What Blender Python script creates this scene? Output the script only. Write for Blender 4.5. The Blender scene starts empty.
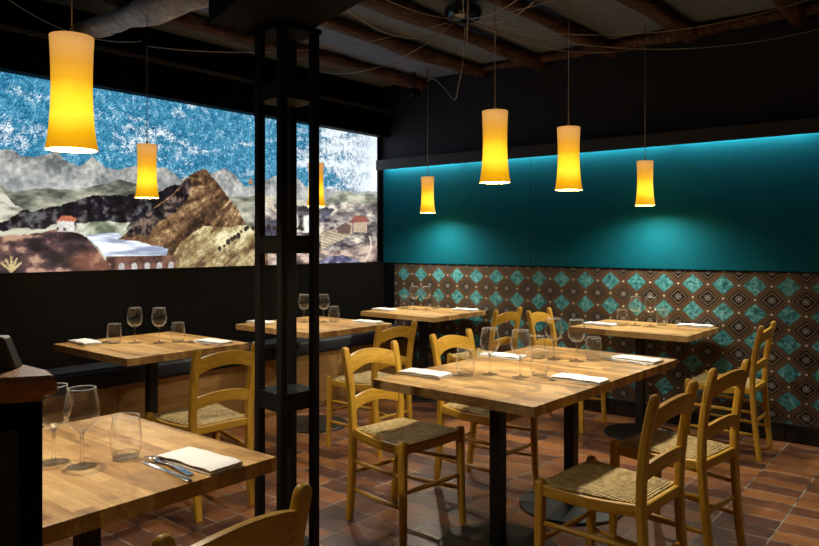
import bpy, bmesh, math, random
import numpy as np
from mathutils import Vector, Matrix
PI = math.pi
S = bpy.context.scene
C = S.collection
random.seed(7)

# ---------------------------------------------------------------- camera, world, exposure
cam_d = bpy.data.cameras.new('camera')
cam = bpy.data.objects.new('camera', cam_d)
C.objects.link(cam)
cam.location = (0, 0, 1.35)
cam.rotation_euler = (PI / 2, 0, math.radians(38.914))
cam_d.sensor_width = 36
cam_d.lens = 711.633 / 819 * 36
cam_d.shift_y = -30.0 / 819
cam_d.clip_start = 0.05
S.camera = cam
W = bpy.data.worlds.new('world')
S.world = W
W.use_nodes = True
W.node_tree.nodes['Background'].inputs[0].default_value = (1.0, 0.86, 0.7, 1)
W.node_tree.nodes['Background'].inputs[1].default_value = 0.008
S.view_settings.view_transform = 'Standard'
S.view_settings.look = 'None'
S.view_settings.gamma = 1
S.view_settings.use_curve_mapping = False
S.view_settings.exposure = 0.0
cy = S.cycles
cy.max_bounces = 7
cy.diffuse_bounces = 4
cy.glossy_bounces = 4
cy.transmission_bounces = 6
cy.transparent_max_bounces = 24
cy.caustics_reflective = False
cy.caustics_refractive = False
cy.sample_clamp_indirect = 3.0
cy.use_denoising = True

LAMP_W = 46.0           # a pendant's bulb
COVE_W = 26.0            # the strip light behind the ledge
MURAL_E = 1.15           # the backlit mural

# the cove strip light behind the ledge over the teal panel
def cove_light():
    for i, (x, p) in enumerate(((-4.15, 0.34), (-3.2, 0.26), (-2.25, 0.26), (-1.3, 0.28), (-0.3, 0.34))):
        l = bpy.data.lights.new('cove_light', 'AREA')
        l.shape = 'RECTANGLE'
        l.size = 0.92
        l.size_y = 0.02
        l.energy = COVE_W * p
        l.color = (1.0, 0.97, 0.80)
        o = bpy.data.objects.new('cove_light', l)
        C.objects.link(o)
        o.location = (x, 5.325, 2.13)
        o.rotation_euler = (math.radians(-12), 0, 0)
cove_light()

# ---------------------------------------------------------------- mesh helpers
class MB:
    def __init__(self):
        self.bm = bmesh.new()

    def box(self, x0, x1, y0, y1, z0, z1, bev=0.0, seg=2):
        v = [self.bm.verts.new(p) for p in ((x0, y0, z0), (x1, y0, z0), (x1, y1, z0), (x0, y1, z0),
                                            (x0, y0, z1), (x1, y0, z1), (x1, y1, z1), (x0, y1, z1))]
        fs = [self.bm.faces.new([v[i] for i in q]) for q in
              ((0, 3, 2, 1), (4, 5, 6, 7), (0, 1, 5, 4), (1, 2, 6, 5), (2, 3, 7, 6), (3, 0, 4, 7))]
        if bev:
            es = {e for f in fs for e in f.edges}
            bmesh.ops.bevel(self.bm, geom=list(es), offset=bev, segments=seg, affect='EDGES', profile=0.5)
        return self

    def sweep(self, pts, secs, up=(0, 0, 1), cap=True, closed_sec=True):
        """sweep cross-sections (list of (u,v) per point, or one for all) along pts"""
        pts = [Vector(p) for p in pts]
        n = len(pts)
        rings = []
        upv = Vector(up)
        for i, p in enumerate(pts):
            t = (pts[min(i + 1, n - 1)] - pts[max(i - 1, 0)]).normalized()
            a = upv.cross(t)
            if a.length < 1e-4:
                a = Vector((1, 0, 0)).cross(t)
            a.normalize()
            b = t.cross(a).normalized()
            sec = secs[i] if isinstance(secs[0], list) else secs
            rings.append([self.bm.verts.new(p + a * u + b * w) for u, w in sec])
        m = len(rings[0])
        for i in range(n - 1):
            for j in range(m):
                k = (j + 1) % m
                self.bm.faces.new((rings[i][j], rings[i][k], rings[i + 1][k], rings[i + 1][j]))
        if cap:
            self.bm.faces.new(rings[0][::-1])
            self.bm.faces.new(rings[-1])
        return self

    def tube(self, pts, r, seg=10, up=(0, 0, 1), cap=True):
        rr = r if isinstance(r, (list, tuple)) else [r] * len(pts)
        secs = [[(q * math.cos(2 * PI * k / seg), q * math.sin(2 * PI * k / seg)) for k in range(seg)] for q in rr]
        return self.sweep(pts, secs, up, cap)

    def lathe(self, prof, seg=32, cx=0, cy_=0, cz=0, closed=False):
        """prof: list of (r,z); r=0 points make poles"""
        rings = []
        for r, z in prof:
            if r < 1e-6:
                rings.append([self.bm.verts.new((cx, cy_, cz + z))])
            else:
                rings.append([self.bm.verts.new((cx + r * math.cos(2 * PI * k / seg), cy_ + r * math.sin(2 * PI * k / seg), cz + z))
                              for k in range(seg)])
        pairs = list(zip(rings[:-1], rings[1:]))
        if closed:
            pairs.append((rings[-1], rings[0]))
        for A, B in pairs:
            for k in range(seg):
                q = (k + 1) % seg
                if len(A) == 1 and len(B) == 1:
                    continue
                if len(A) == 1:
                    self.bm.faces.new((A[0], B[q], B[k]))
                elif len(B) == 1:
                    self.bm.faces.new((A[k], A[q], B[0]))
                else:
                    self.bm.faces.new((A[k], A[q], B[q], B[k]))
        return self

    def prism(self, outline, z0, z1, M=None):
        a = [self.bm.verts.new((x, y, z0)) for x, y in outline]
        b = [self.bm.verts.new((x, y, z1)) for x, y in outline]
        n = len(a)
        self.bm.faces.new(a[::-1])
        self.bm.faces.new(b)
        for i in range(n):
            k = (i + 1) % n
            self.bm.faces.new((a[i], a[k], b[k], b[i]))
        if M:
            for v in a + b:
                v.co = M @ v.co
        return self

    def loft(self, grid_top, grid_bot):
        """closed slab between two equal grids of points"""
        bm = self.bm
        T = [[bm.verts.new(p) for p in row] for row in grid_top]
        B = [[bm.verts.new(p) for p in row] for row in grid_bot]
        ni, nj = len(T), len(T[0])
        for i in range(ni - 1):
            for j in range(nj - 1):
                bm.faces.new((T[i][j], T[i + 1][j], T[i + 1][j + 1], T[i][j + 1]))
                bm.faces.new((B[i][j], B[i][j + 1], B[i + 1][j + 1], B[i + 1][j]))
        for i in range(ni - 1):
            bm.faces.new((T[i][0], B[i][0], B[i + 1][0], T[i + 1][0]))
            bm.faces.new((T[i][-1], T[i + 1][-1], B[i + 1][-1], B[i][-1]))
        for j in range(nj - 1):
            bm.faces.new((T[0][j], T[0][j + 1], B[0][j + 1], B[0][j]))
            bm.faces.new((T[-1][j], B[-1][j], B[-1][j + 1], T[-1][j + 1]))
        return self

    def build(self, name, mat, parent=None, loc=None, rotz=0, smooth=False, bevel=0, autosmooth=None):
        bmesh.ops.recalc_face_normals(self.bm, faces=self.bm.faces[:])
        me = bpy.data.meshes.new(name)
        self.bm.to_mesh(me)
        self.bm.free()
        if smooth:
            for p in me.polygons:
                p.use_smooth = True
        me.materials.append(mat)
        o = bpy.data.objects.new(name, me)
        C.objects.link(o)
        if parent:
            o.parent = parent
        if loc:
            o.location = loc
        o.rotation_euler = (0, 0, rotz)
        if bevel:
            m = o.modifiers.new('bevel', 'BEVEL')
            m.width = bevel
            m.segments = 2
            m.limit_method = 'ANGLE'
            m.angle_limit = math.radians(35)
        if autosmooth:
            bm2 = bmesh.new()
            bm2.from_mesh(me)
            for e in bm2.edges:
                if len(e.link_faces) == 2 and e.calc_face_angle() > math.radians(autosmooth):
                    e.smooth = False
            bm2.to_mesh(me)
            bm2.free()
        return o

def tag(o, label=None, cat=None, group=None, kind=None):
    if label: o['label'] = label
    if cat: o['category'] = cat
    if group: o['group'] = group
    if kind: o['kind'] = kind
    return o

def thing(name, label, cat, loc=(0, 0, 0), rotz=0, group=None):
    o = bpy.data.objects.new(name, None)
    o.empty_display_size = 0.05
    C.objects.link(o)
    o.location = loc
    o.rotation_euler = (0, 0, rotz)
    return tag(o, label, cat, group)

def dup(root, loc, rotz, label, group=None):
    def cp(o, parent):
        c = o.copy()
        C.objects.link(c)
        if parent: c.parent = parent
        for ch in [x for x in C.objects if x.parent == o]:
            cp(ch, c)
        return c
    r = cp(root, None)
    r.location = loc
    r.rotation_euler = (0, 0, rotz)
    r['label'] = label
    if group: r['group'] = group
    return r

# ---------------------------------------------------------------- materials
def nmat(name):
    m = bpy.data.materials.new(name)
    m.use_nodes = True
    nt = m.node_tree
    b = nt.nodes['Principled BSDF']
    return m, nt, b

class G:
    """tiny node-graph writer"""
    def __init__(self, nt):
        self.nt = nt
    def n(self, t, **kw):
        x = self.nt.nodes.new(t)
        for k, v in kw.items():
            setattr(x, k, v)
        return x
    def link(self, a, b):
        self.nt.links.new(a, b)
    def put(self, sock, v):
        if isinstance(v, bpy.types.NodeSocket):
            self.link(v, sock)
        else:
            sock.default_value = v
    def m(self, op, a, b=None, c=None, clamp=False):
        x = self.n('ShaderNodeMath', operation=op, use_clamp=clamp)
        self.put(x.inputs[0], a)
        if b is not None: self.put(x.inputs[1], b)
        if c is not None: self.put(x.inputs[2], c)
        return x.outputs[0]
    def coord(self, which='Object'):
        return self.n('ShaderNodeTexCoord').outputs[which]
    def mapping(self, vec, scale=(1, 1, 1), loc=(0, 0, 0), rot=(0, 0, 0)):
        x = self.n('ShaderNodeMapping')
        self.link(vec, x.inputs[0])
        x.inputs['Location'].default_value = loc
        x.inputs['Rotation'].default_value = rot
        x.inputs['Scale'].default_value = scale
        return x.outputs[0]
    def noise(self, vec, scale=5, detail=4, rough=0.55, dist=0.0):
        x = self.n('ShaderNodeTexNoise')
        self.link(vec, x.inputs['Vector'])
        x.inputs['Scale'].default_value = scale
        x.inputs['Detail'].default_value = detail
        x.inputs['Roughness'].default_value = rough
        x.inputs['Distortion'].default_value = dist
        return x.outputs['Fac']
    def ramp(self, fac, stops, interp='LINEAR'):
        x = self.n('ShaderNodeValToRGB')
        x.color_ramp.interpolation = interp
        e = x.color_ramp.elements
        while len(e) < len(stops):
            e.new(0.5)
        for q, (p, c) in zip(e, stops):
            q.position = p
            q.color = (*c, 1) if len(c) == 3 else c
        self.link(fac, x.inputs[0])
        return x.outputs[0]
    def mix(self, fac, a, b, blend='MIX'):
        x = self.n('ShaderNodeMix', data_type='RGBA', blend_type=blend)
        self.put(x.inputs['Factor'], fac)
        self.put(x.inputs['A'], a if isinstance(a, bpy.types.NodeSocket) else (*a, 1))
        self.put(x.inputs['B'], b if isinstance(b, bpy.types.NodeSocket) else (*b, 1))
        return x.outputs['Result']
    def bump(self, h, strength=0.3, dist=0.01):
        x = self.n('ShaderNodeBump')
        self.link(h, x.inputs['Height'])
        x.inputs['Strength'].default_value = strength
        x.inputs['Distance'].default_value = dist
        return x.outputs[0]
    def sep(self, vec):
        x = self.n('ShaderNodeSeparateXYZ')
        self.link(vec, x.inputs[0])
        return x.outputs
    def comb(self, x_, y_, z_):
        x = self.n('ShaderNodeCombineXYZ')
        for i, v in enumerate((x_, y_, z_)):
            self.put(x.inputs[i], v)
        return x.outputs[0]

def plain(name, col, rough=0.5, metal=0.0, noise=0.0, spec=0.5):
    m, nt, b = nmat(name)
    g = G(nt)
    b.inputs['Roughness'].default_value = rough
    b.inputs['Metallic'].default_value = metal
    b.inputs['Specular IOR Level'].default_value = spec
    if noise:
        f = g.noise(g.coord(), 9, 4)
        lo = tuple(c * (1 - noise) for c in col)
        hi = tuple(min(1, c * (1 + noise)) for c in col)
        g.link(g.ramp(f, [(0.3, lo), (0.7, hi)]), b.inputs['Base Color'])
    else:
        b.inputs['Base Color'].default_value = (*col, 1)
    return m

def wood(name, dark, mid, light, axis='z', rough=0.38, vary=True):
    m, nt, b = nmat(name)
    g = G(nt)
    sc = {'x': (1.2, 14, 14), 'y': (14, 1.2, 14), 'z': (14, 14, 1.2)}[axis]
    co = g.coord()
    if vary:
        oi = g.n('ShaderNodeObjectInfo')
        add = g.n('ShaderNodeVectorMath', operation='ADD')
        g.link(co, add.inputs[0])
        g.link(g.comb(g.m('MULTIPLY', oi.outputs['Random'], 7.0), g.m('MULTIPLY', oi.outputs['Random'], 3.0), g.m('MULTIPLY', oi.outputs['Random'], 5.0)), add.inputs[1])
        co = add.outputs[0]
    f = g.noise(g.mapping(co, sc), 2.2, 5, 0.6, 1.3)
    f2 = g.noise(g.mapping(co, tuple(s * 4 for s in sc)), 3.0, 3, 0.6)
    ff = g.m('ADD', g.m('MULTIPLY', f, 0.75), g.m('MULTIPLY', f2, 0.25))
    col = g.ramp(ff, [(0.3, dark), (0.5, mid), (0.68, light)])
    g.link(col, b.inputs['Base Color'])
    g.link(g.m('MULTIPLY_ADD', f2, 0.15, rough - 0.07), b.inputs['Roughness'])
    g.link(g.bump(f2, 0.08, 0.002), b.inputs['Normal'])
    return m

CH = ((0.35, 0.170, 0.016), (0.55, 0.300, 0.030), (0.66, 0.395, 0.052))
M = {}
M['chair_z'] = wood('chair_wood_upright', *CH, axis='z')
M['chair_y'] = wood('chair_wood_rail', *CH, axis='y')
M['chair_x'] = wood('chair_wood_side', *CH, axis='x')

def staves(name, stain=0.0):
    """table top of glued oak staves running across (local x)"""
    m, nt, b = nmat(name)
    g = G(nt)
    co = g.coord()
    br = g.n('ShaderNodeTexBrick')
    br.offset = 0.37
    br.offset_frequency = 2
    g.link(co, br.inputs['Vector'])
    br.inputs['Color1'].default_value = (0, 0, 0, 1)
    br.inputs['Color2'].default_value = (1, 1, 1, 1)
    br.inputs['Mortar'].default_value = (0.35, 0.35, 0.35, 1)
    br.inputs['Scale'].default_value = 1.0
    br.inputs['Brick Width'].default_value = 0.38
    br.inputs['Row Height'].default_value = 0.045
    br.inputs['Mortar Size'].default_value = 0.0006
    grain = g.noise(g.mapping(co, (2.5, 26, 26)), 1.8, 6, 0.62, 1.6)
    fig = g.noise(g.mapping(co, (3.0, 7, 7)), 1.5, 3, 0.5, 2.5)
    v = g.m('ADD', g.m('MULTIPLY', br.outputs['Color'], 0.24), g.m('ADD', g.m('MULTIPLY', grain, 0.46), g.m('MULTIPLY', fig, 0.32)))
    col = g.ramp(v, [(0.28, (0.17, 0.075, 0.018)), (0.47, (0.43, 0.235, 0.070)), (0.70, (0.70, 0.46, 0.185))])
    if stain:
        st = g.noise(g.mapping(co, (1.6, 2.6, 1)), 1.9, 5, 0.6, 1.2)
        k = g.ramp(st, [(0.50, (0, 0, 0)), (0.57, (1, 1, 1))])
        col = g.mix(g.m('MULTIPLY', k, stain), col, (0.15, 0.085, 0.035))
    g.link(col, b.inputs['Base Color'])
    g.link(g.m('MULTIPLY_ADD', grain, 0.2, 0.33), b.inputs['Roughness'])
    g.link(g.bump(grain, 0.1, 0.002), b.inputs['Normal'])
    return m
M['staves'] = staves('oak_staves')
M['staves_worn'] = staves('oak_staves_stained', 0.6)

def rush():
    m, nt, b = nmat('woven_rush')
    g = G(nt)
    s = g.sep(g.coord())
    ax = g.m('ABSOLUTE', g.m('MULTIPLY', s[0], 1.0))
    ay = g.m('ABSOLUTE', g.m('MULTIPLY', s[1], 0.95))
    d = g.m('MAXIMUM', ax, ay)
    nz = g.noise(g.coord(), 45, 4, 0.6)
    dd = g.m('ADD', d, g.m('MULTIPLY', nz, 0.006))
    wv = g.m('SINE', g.m('MULTIPLY', dd, 2 * PI / 0.0085))
    along = g.m('MINIMUM', ax, ay)
    tw = g.m('SINE', g.m('ADD', g.m('MULTIPLY', along, 420.0), g.m('MULTIPLY', dd, 500.0)))
    h = g.m('ADD', g.m('MULTIPLY', wv, 0.7), g.m('MULTIPLY', tw, 0.3))
    f = g.m('ADD', g.m('MULTIPLY', h, 0.16), nz)
    col = g.ramp(f, [(0.25, (0.25, 0.15, 0.04)), (0.5, (0.58, 0.41, 0.15)), (0.72, (0.78, 0.62, 0.30))])
    g.link(col, b.inputs['Base Color'])
    b.inputs['Roughness'].default_value = 0.6
    g.link(g.bump(h, 0.9, 0.004), b.inputs['Normal'])
    return m
M['rush'] = rush()
M['black_metal'] = plain('black_powder_coat', (0.006, 0.006, 0.0065), 0.42, 0.0, 0.2)
M['column_metal'] = plain('dark_grey_steel', (0.004, 0.004, 0.0038), 0.55, 0.0, 0.2, 0.3)
M['steel'] = plain('polished_steel', (0.75, 0.75, 0.76), 0.2, 1.0)
M['dark_chrome'] = plain('black_chrome', (0.10, 0.10, 0.105), 0.22, 1.0)
M['black_fabric'] = plain('black_upholstery', (0.010, 0.013, 0.022), 0.65, 0, 0.25)
M['cable'] = plain('grey_cable', (0.46, 0.44, 0.43), 0.45)
M['dark_plastic'] = plain('dark_grey_plastic', (0.075, 0.077, 0.092), 0.45, 0, 0.1)
M['socket'] = plain('lamp_socket_brass', (0.5, 0.38, 0.2), 0.35, 0.8)

def linen():
    m, nt, b = nmat('white_linen')
    g = G(nt)
    b.inputs['Base Color'].default_value = (0.86, 0.85, 0.83, 1)
    b.inputs['Roughness'].default_value = 0.85
    f = g.noise(g.coord(), 60, 3)
    g.link(g.bump(f, 0.15, 0.002), b.inputs['Normal'])
    return m
M['linen'] = linen()

def thin_glass():
    """thin blown glass: clear, mirror-like towards its outline"""
    m, nt, b = nmat('clear_thin_glass')
    nt.nodes.remove(b)
    g = G(nt)
    tr = g.n('ShaderNodeBsdfTransparent')
    gl = g.n('ShaderNodeBsdfGlossy')
    gl.inputs['Roughness'].default_value = 0.035
    gl.inputs['Color'].default_value = (1, 1, 1, 1)
    df = g.n('ShaderNodeBsdfTranslucent')
    df.inputs['Color'].default_value = (0.95, 0.97, 1.0, 1)
    lw = g.n('ShaderNodeLayerWeight')
    lw.inputs['Blend'].default_value = 0.5
    f = lw.outputs['Facing']
    m1 = g.n('ShaderNodeMixShader')
    g.link(g.m('MULTIPLY_ADD', g.m('POWER', f, 2.6), 0.85, 0.05, clamp=True), m1.inputs[0])
    g.link(tr.outputs[0], m1.inputs[1])
    g.link(gl.outputs[0], m1.inputs[2])
    m2 = g.n('ShaderNodeMixShader')
    g.link(g.m('MULTIPLY_ADD', g.m('POWER', f, 5.0), 0.40, 0.008, clamp=True), m2.inputs[0])
    g.link(m1.outputs[0], m2.inputs[1])
    g.link(df.outputs[0], m2.inputs[2])
    g.link(m2.outputs[0], nt.nodes['Material Output'].inputs[0])
    return m
M['glass'] = thin_glass()

def solid_glass():
    m, nt, b = nmat('clear_solid_glass')
    b.inputs['Base Color'].default_value = (1, 1, 1, 1)
    b.inputs['Roughness'].default_value = 0.0
    b.inputs['Transmission Weight'].default_value = 1.0
    b.inputs['IOR'].default_value = 1.48
    g = G(nt)
    tr = g.n('ShaderNodeBsdfTransparent')
    mx = g.n('ShaderNodeMixShader')
    mx.inputs[0].default_value = 0.65
    g.link(b.outputs[0], mx.inputs[1])
    g.link(tr.outputs[0], mx.inputs[2])
    g.link(mx.outputs[0], nt.nodes['Material Output'].inputs[0])
    return m
M['glass_solid'] = solid_glass()
def rim_glass():
    m, nt, b = nmat('bright_glass_rim')
    b.inputs['Base Color'].default_value = (0.9, 0.92, 0.95, 1)
    b.inputs['Roughness'].default_value = 0.08
    b.inputs['Alpha'].default_value = 0.28
    return m
M['rim'] = rim_glass()

def shade_mat():
    """amber lamp shade, lit from inside: it gives off light, most at the height of its bulb"""
    m, nt, b = nmat('amber_lamp_shade')
    nt.nodes.remove(b)
    g = G(nt)
    s = g.sep(g.coord())
    z = g.m('DIVIDE', s[2], 0.32)
    nz = g.noise(g.mapping(g.coord(), (9, 9, 5)), 1.6, 3, 0.5)
    zz = g.m('ADD', z, g.m('MULTIPLY_ADD', nz, 0.16, -0.08))
    col = g.ramp(zz, [(0.0, (0.80, 0.33, 0.006)), (0.14, (1.0, 0.50, 0.006)), (0.30, (1.7, 1.08, 0.045)), (0.46, (1.5, 0.90, 0.03)), (0.60, (1.0, 0.48, 0.02)), (0.75, (0.82, 0.37, 0.035)), (0.93, (0.76, 0.38, 0.10)), (1.0, (0.62, 0.31, 0.085))])
    lw = g.n('ShaderNodeLayerWeight')
    lw.inputs['Blend'].default_value = 0.5
    edge = g.m('MULTIPLY_ADD', lw.outputs['Facing'], -0.30, 1.0)
    em = g.n('ShaderNodeEmission')
    g.link(col, em.inputs[0])
    g.link(edge, em.inputs[1])
    df = g.n('ShaderNodeBsdfDiffuse')
    df.inputs[0].default_value = (0.55, 0.3, 0.06, 1)
    ad = g.n('ShaderNodeAddShader')
    g.link(em.outputs[0], ad.inputs[0])
    g.link(df.outputs[0], ad.inputs[1])
    g.link(ad.outputs[0], nt.nodes['Material Output'].inputs[0])
    return m
M['shade'] = shade_mat()

def emit(name, col, s):
    m, nt, b = nmat(name)
    b.inputs['Base Color'].default_value = (0.8, 0.8, 0.8, 1)
    b.inputs['Emission Color'].default_value = (*col, 1)
    b.inputs['Emission Strength'].default_value = s
    return m
M['bulb'] = emit('lit_bulb', (1, 0.86, 0.55), 6.0)

def floor_mat():
    m, nt, b = nmat('terracotta_floor')
    g = G(nt)
    co = g.coord()
    br = g.n('ShaderNodeTexBrick')
    br.offset = 0.0
    br.offset_frequency = 2
    dist = g.n('ShaderNodeTexNoise')
    g.link(co, dist.inputs['Vector'])
    dist.inputs['Scale'].default_value = 14
    vm = g.n('ShaderNodeVectorMath', operation='MULTIPLY_ADD')
    g.link(dist.outputs['Color'], vm.inputs[0])
    vm.inputs[1].default_value = (0.006, 0.006, 0)
    g.link(g.mapping(co, (1, 1, 1), (-0.040, 0.03, 0)), vm.inputs[2])
    g.link(vm.outputs[0], br.inputs['Vector'])
    br.inputs['Color1'].default_value = (0, 0, 0, 1)
    br.inputs['Color2'].default_value = (1, 1, 1, 1)
    br.inputs['Mortar'].default_value = (0.5, 0.5, 0.5, 1)
    br.inputs['Scale'].default_value = 1.0
    br.inputs['Brick Width'].default_value = 0.2655
    br.inputs['Row Height'].default_value = 0.1328
    br.inputs['Mortar Size'].default_value = 0.0042
    br.inputs['Mortar Smooth'].default_value = 0.3
    n1 = g.noise(co, 7, 5, 0.6)
    n2 = g.noise(co, 60, 4, 0.65)
    v = g.m('ADD', g.m('MULTIPLY_ADD', br.outputs['Color'], 0.34, 0.06), g.m('ADD', g.m('MULTIPLY', n1, 0.42), g.m('MULTIPLY', n2, 0.24)))
    col = g.ramp(v, [(0.28, (0.040, 0.022, 0.024)), (0.45, (0.105, 0.041, 0.024)), (0.62, (0.27, 0.100, 0.032)), (0.86, (0.44, 0.19, 0.060))])
    mort = g.ramp(n1, [(0.40, (0.03, 0.027, 0.027)), (0.56, (0.36, 0.32, 0.27))])
    col2 = g.mix(br.outputs['Fac'], col, mort)
    g.link(col2, b.inputs['Base Color'])
    g.link(g.m('MULTIPLY_ADD', n2, 0.22, 0.20), b.inputs['Roughness'])
    h = g.m('ADD', g.m('MULTIPLY', br.outputs['Fac'], -1.0), g.m('MULTIPLY', n2, 0.25))
    g.link(g.bump(h, 0.5, 0.004), b.inputs['Normal'])
    return m
M['floor'] = floor_mat()

def wall_tile_mat():
    """patterned tiles: turquoise diamonds and dark medallions in brown banded lattice"""
    m, nt, b = nmat('patterned_wall_tiles')
    g = G(nt)
    co = g.coord()
    s = g.sep(co)
    u = g.m('DIVIDE', g.m('ADD', s[0], 1.029), 0.2108)
    v = g.m('DIVIDE', g.m('SUBTRACT', s[2], 1.051), 0.194)
    def cell(t, off):
        q = g.m('ADD', t, off)
        return g.m('ABSOLUTE', g.m('SUBTRACT', g.m('FRACT', g.m('ADD', q, 0.5)), 0.5))
    au, av = cell(u, 0.0), cell(v, 0.0)
    d = g.m('ADD', au, av)                       # 0 at a turquoise centre, 1 at a dark centre
    e = g.m('SUBTRACT', 1.0, d)
    nz = g.noise(co, 38, 4, 0.65, 0.8)
    nf = g.noise(co, 150, 3, 0.6)
    teal = g.ramp(nz, [(0.36, (0.012, 0.09, 0.125)), (0.47, (0.055, 0.34, 0.41)), (0.60, (0.20, 0.60, 0.66)), (0.8, (0.50, 0.85, 0.87))])
    dk, bn, gd = (0.009, 0.007, 0.006), (0.036, 0.023, 0.017), (0.26, 0.165, 0.098)
    band = g.ramp(d, [(0.0, dk), (0.390, dk), (0.402, gd), (0.430, gd), (0.444, bn), (0.472, bn), (0.486, gd), (0.514, gd), (0.528, bn), (0.572, bn),
                      (0.586, gd), (0.614, gd), (0.628, dk), (0.700, dk),
                      (0.712, (0.32, 0.27, 0.22)), (0.736, (0.32, 0.27, 0.22)), (0.750, (0.006, 0.005, 0.005)), (1.0, (0.006, 0.005, 0.005))], 'LINEAR')
    col = g.mix(g.m('LESS_THAN', d, 0.365), band, teal)
    # grey flower in the dark diamond
    bu, bv = cell(u, 0.5), cell(v, 0.5)
    r = g.m('SQRT', g.m('ADD', g.m('POWER', bu, 2.0), g.m('POWER', bv, 2.0)))
    ang = g.m('ARCTAN2', bv, bu)
    pet = g.m('MULTIPLY_ADD', g.m('COSINE', g.m('MULTIPLY', ang, 8.0)), 0.025, 0.10)
    fl = g.m('LESS_THAN', r, pet)
    ring = g.m('LESS_THAN', g.m('ABSOLUTE', g.m('SUBTRACT', r, 0.06)), 0.012)
    flc = g.mix(ring, (0.42, 0.42, 0.44), (0.05, 0.045, 0.05))
    col = g.mix(fl, col, flc)
    # pale dots where bands cross
    def dot(ou, ov):
        cu, cv = cell(u, ou), cell(v, ov)
        rr = g.m('SQRT', g.m('ADD', g.m('POWER', cu, 2.0), g.m('POWER', cv, 2.0)))
        return g.m('LESS_THAN', rr, 0.042)
    dots = g.m('MAXIMUM', dot(0.5, 0.0), dot(0.0, 0.5))
    col = g.mix(dots, col, (0.80, 0.74, 0.62))
    col = g.mix(1.0, col, g.ramp(nf, [(0.25, (0.45, 0.45, 0.45)), (0.7, (1, 1, 1))]), 'MULTIPLY')
    g.link(col, b.inputs['Base Color'])
    b.inputs['Roughness'].default_value = 0.28
    g.link(g.bump(nf, 0.15, 0.002), b.inputs['Normal'])
    return m
M['wall_tiles'] = wall_tile_mat()
M['wall_dark'] = plain('charcoal_wall_paint', (0.013, 0.0145, 0.022), 0.7, 0, 0.12)
M['wall_black'] = plain('matt_black_panelling', (0.0022, 0.0022, 0.0022), 0.7, 0, 0.3, 0.08)
M['teal'] = plain('teal_wall_panel', (0.002, 0.080, 0.130), 0.75, 0, 0.05, 0.04)
M['ledge'] = plain('dark_ledge_paint', (0.03, 0.032, 0.045), 0.6, 0, 0.1)
M['ceiling'] = plain('pale_plaster', (0.155, 0.20, 0.30), 0.8, 0, 0.12)
M['black_tile'] = plain('black_glazed_tile', (0.006, 0.006, 0.007), 0.22, 0, 0.2)

def beam_mat(name, stops):
    m, nt, b = nmat(name)
    g = G(nt)
    co = g.coord()
    f = g.noise(g.mapping(co, (10, 1.6, 10)), 2.2, 6, 0.68, 1.0)
    f2 = g.noise(co, 26, 5, 0.7)
    v = g.m('ADD', g.m('MULTIPLY', f, 0.6), g.m('MULTIPLY', f2, 0.4))
    g.link(g.ramp(v, list(zip((0.3, 0.5, 0.72), stops))), b.inputs['Base Color'])
    b.inputs['Roughness'].default_value = 0.75
    g.link(g.bump(v, 0.9, 0.02), b.inputs['Normal'])
    return m
M['beam'] = beam_mat('rough_old_timber', ((0.010, 0.005, 0.004), (0.060, 0.024, 0.014), (0.32, 0.16, 0.10)))
M['beam_mural_lit'] = beam_mat('mural_lit_timber', ((0.16, 0.16, 0.17), (0.56, 0.57, 0.60), (0.85, 0.87, 0.90)))  # mural's bluish light on the cross beam painted into its pale colour
M['panel_wood'] = wood('banquette_plywood', (0.27, 0.14, 0.04), (0.38, 0.21, 0.065), (0.46, 0.27, 0.095), 'y', 0.45, False)
M['bar_wood'] = wood('varnished_bar_wood', (0.32, 0.130, 0.032), (0.50, 0.225, 0.058), (0.64, 0.32, 0.095), 'x', 0.25, False)

# ---------------------------------------------------------------- the room
def struct(name, mb, mat, **kw):
    return tag(mb.build(name, mat, **kw), kind='structure')

struct('floor', MB().box(-4.9, 2.6, -2.6, 5.6, -0.1, 0.0), M['floor'])
struct('ceiling', MB().box(-4.9, 2.6, -2.6, 5.6, 2.915, 3.05), M['ceiling'])
struct('wall_left', MB().box(-4.86, -4.72, -2.6, 5.6, 0, 2.95), M['wall_black'])
struct('wall_back', MB().box(-4.72, 2.6, 5.39, 5.56, 0, 2.95), M['wall_dark'])
# black wainscot behind the banquette, and the black soffit over the mural
struct('wall_left_wainscot', MB().box(-4.72, -4.655, -2.6, 5.39, 0, 1.164, 0.004), M['wall_black'])
struct('wall_left_soffit', MB().box(-4.72, -4.60, -2.6, 5.39, 2.402, 2.66, 0.006), M['wall_black'])
struct('trim_1', MB().box(-4.60, -4.575, -2.6, 5.39, 2.635, 2.665, 0.004), M['ledge'])
# back wall: teal panel, patterned tiles, black tiles in the corner and along the floor
for xa, xb in ((-4.655, -3.001), (-2.999, -0.4), (-0.398, 2.6)):
    struct('wall_back_panel', MB().box(xa, xb, 5.352, 5.39, 1.155, 2.12, 0.002, 1), M['teal'])
struct('wall_back_tiles', MB().box(-4.52, 2.6, 5.365, 5.39, 0.128, 1.148), M['wall_tiles'])
mbk = MB()
for i in range(6):
    mbk.box(-4.653, -4.523, 5.368, 5.39, 0.128 + 0.17 * i, 0.128 + 0.17 * i + 0.167, 0.002, 1)
struct('wall_back_corner_tiles', mbk, M['black_tile'])
mbk = MB()
x = -4.65
while x < 2.5:
    mbk.box(x, x + 0.297, 5.355, 5.39, 0.0, 0.126, 0.002, 1)
    x += 0.30
struct('baseboard_back', mbk, M['black_tile'])
# ledge that hides the strip light: lip, top board
struct('trim_2', MB().box(-4.66, 2.6, 5.245, 5.262, 2.066, 2.164, 0.002).box(-4.66, 2.6, 5.262, 5.39, 2.146, 2.164), M['ledge'])

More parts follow.
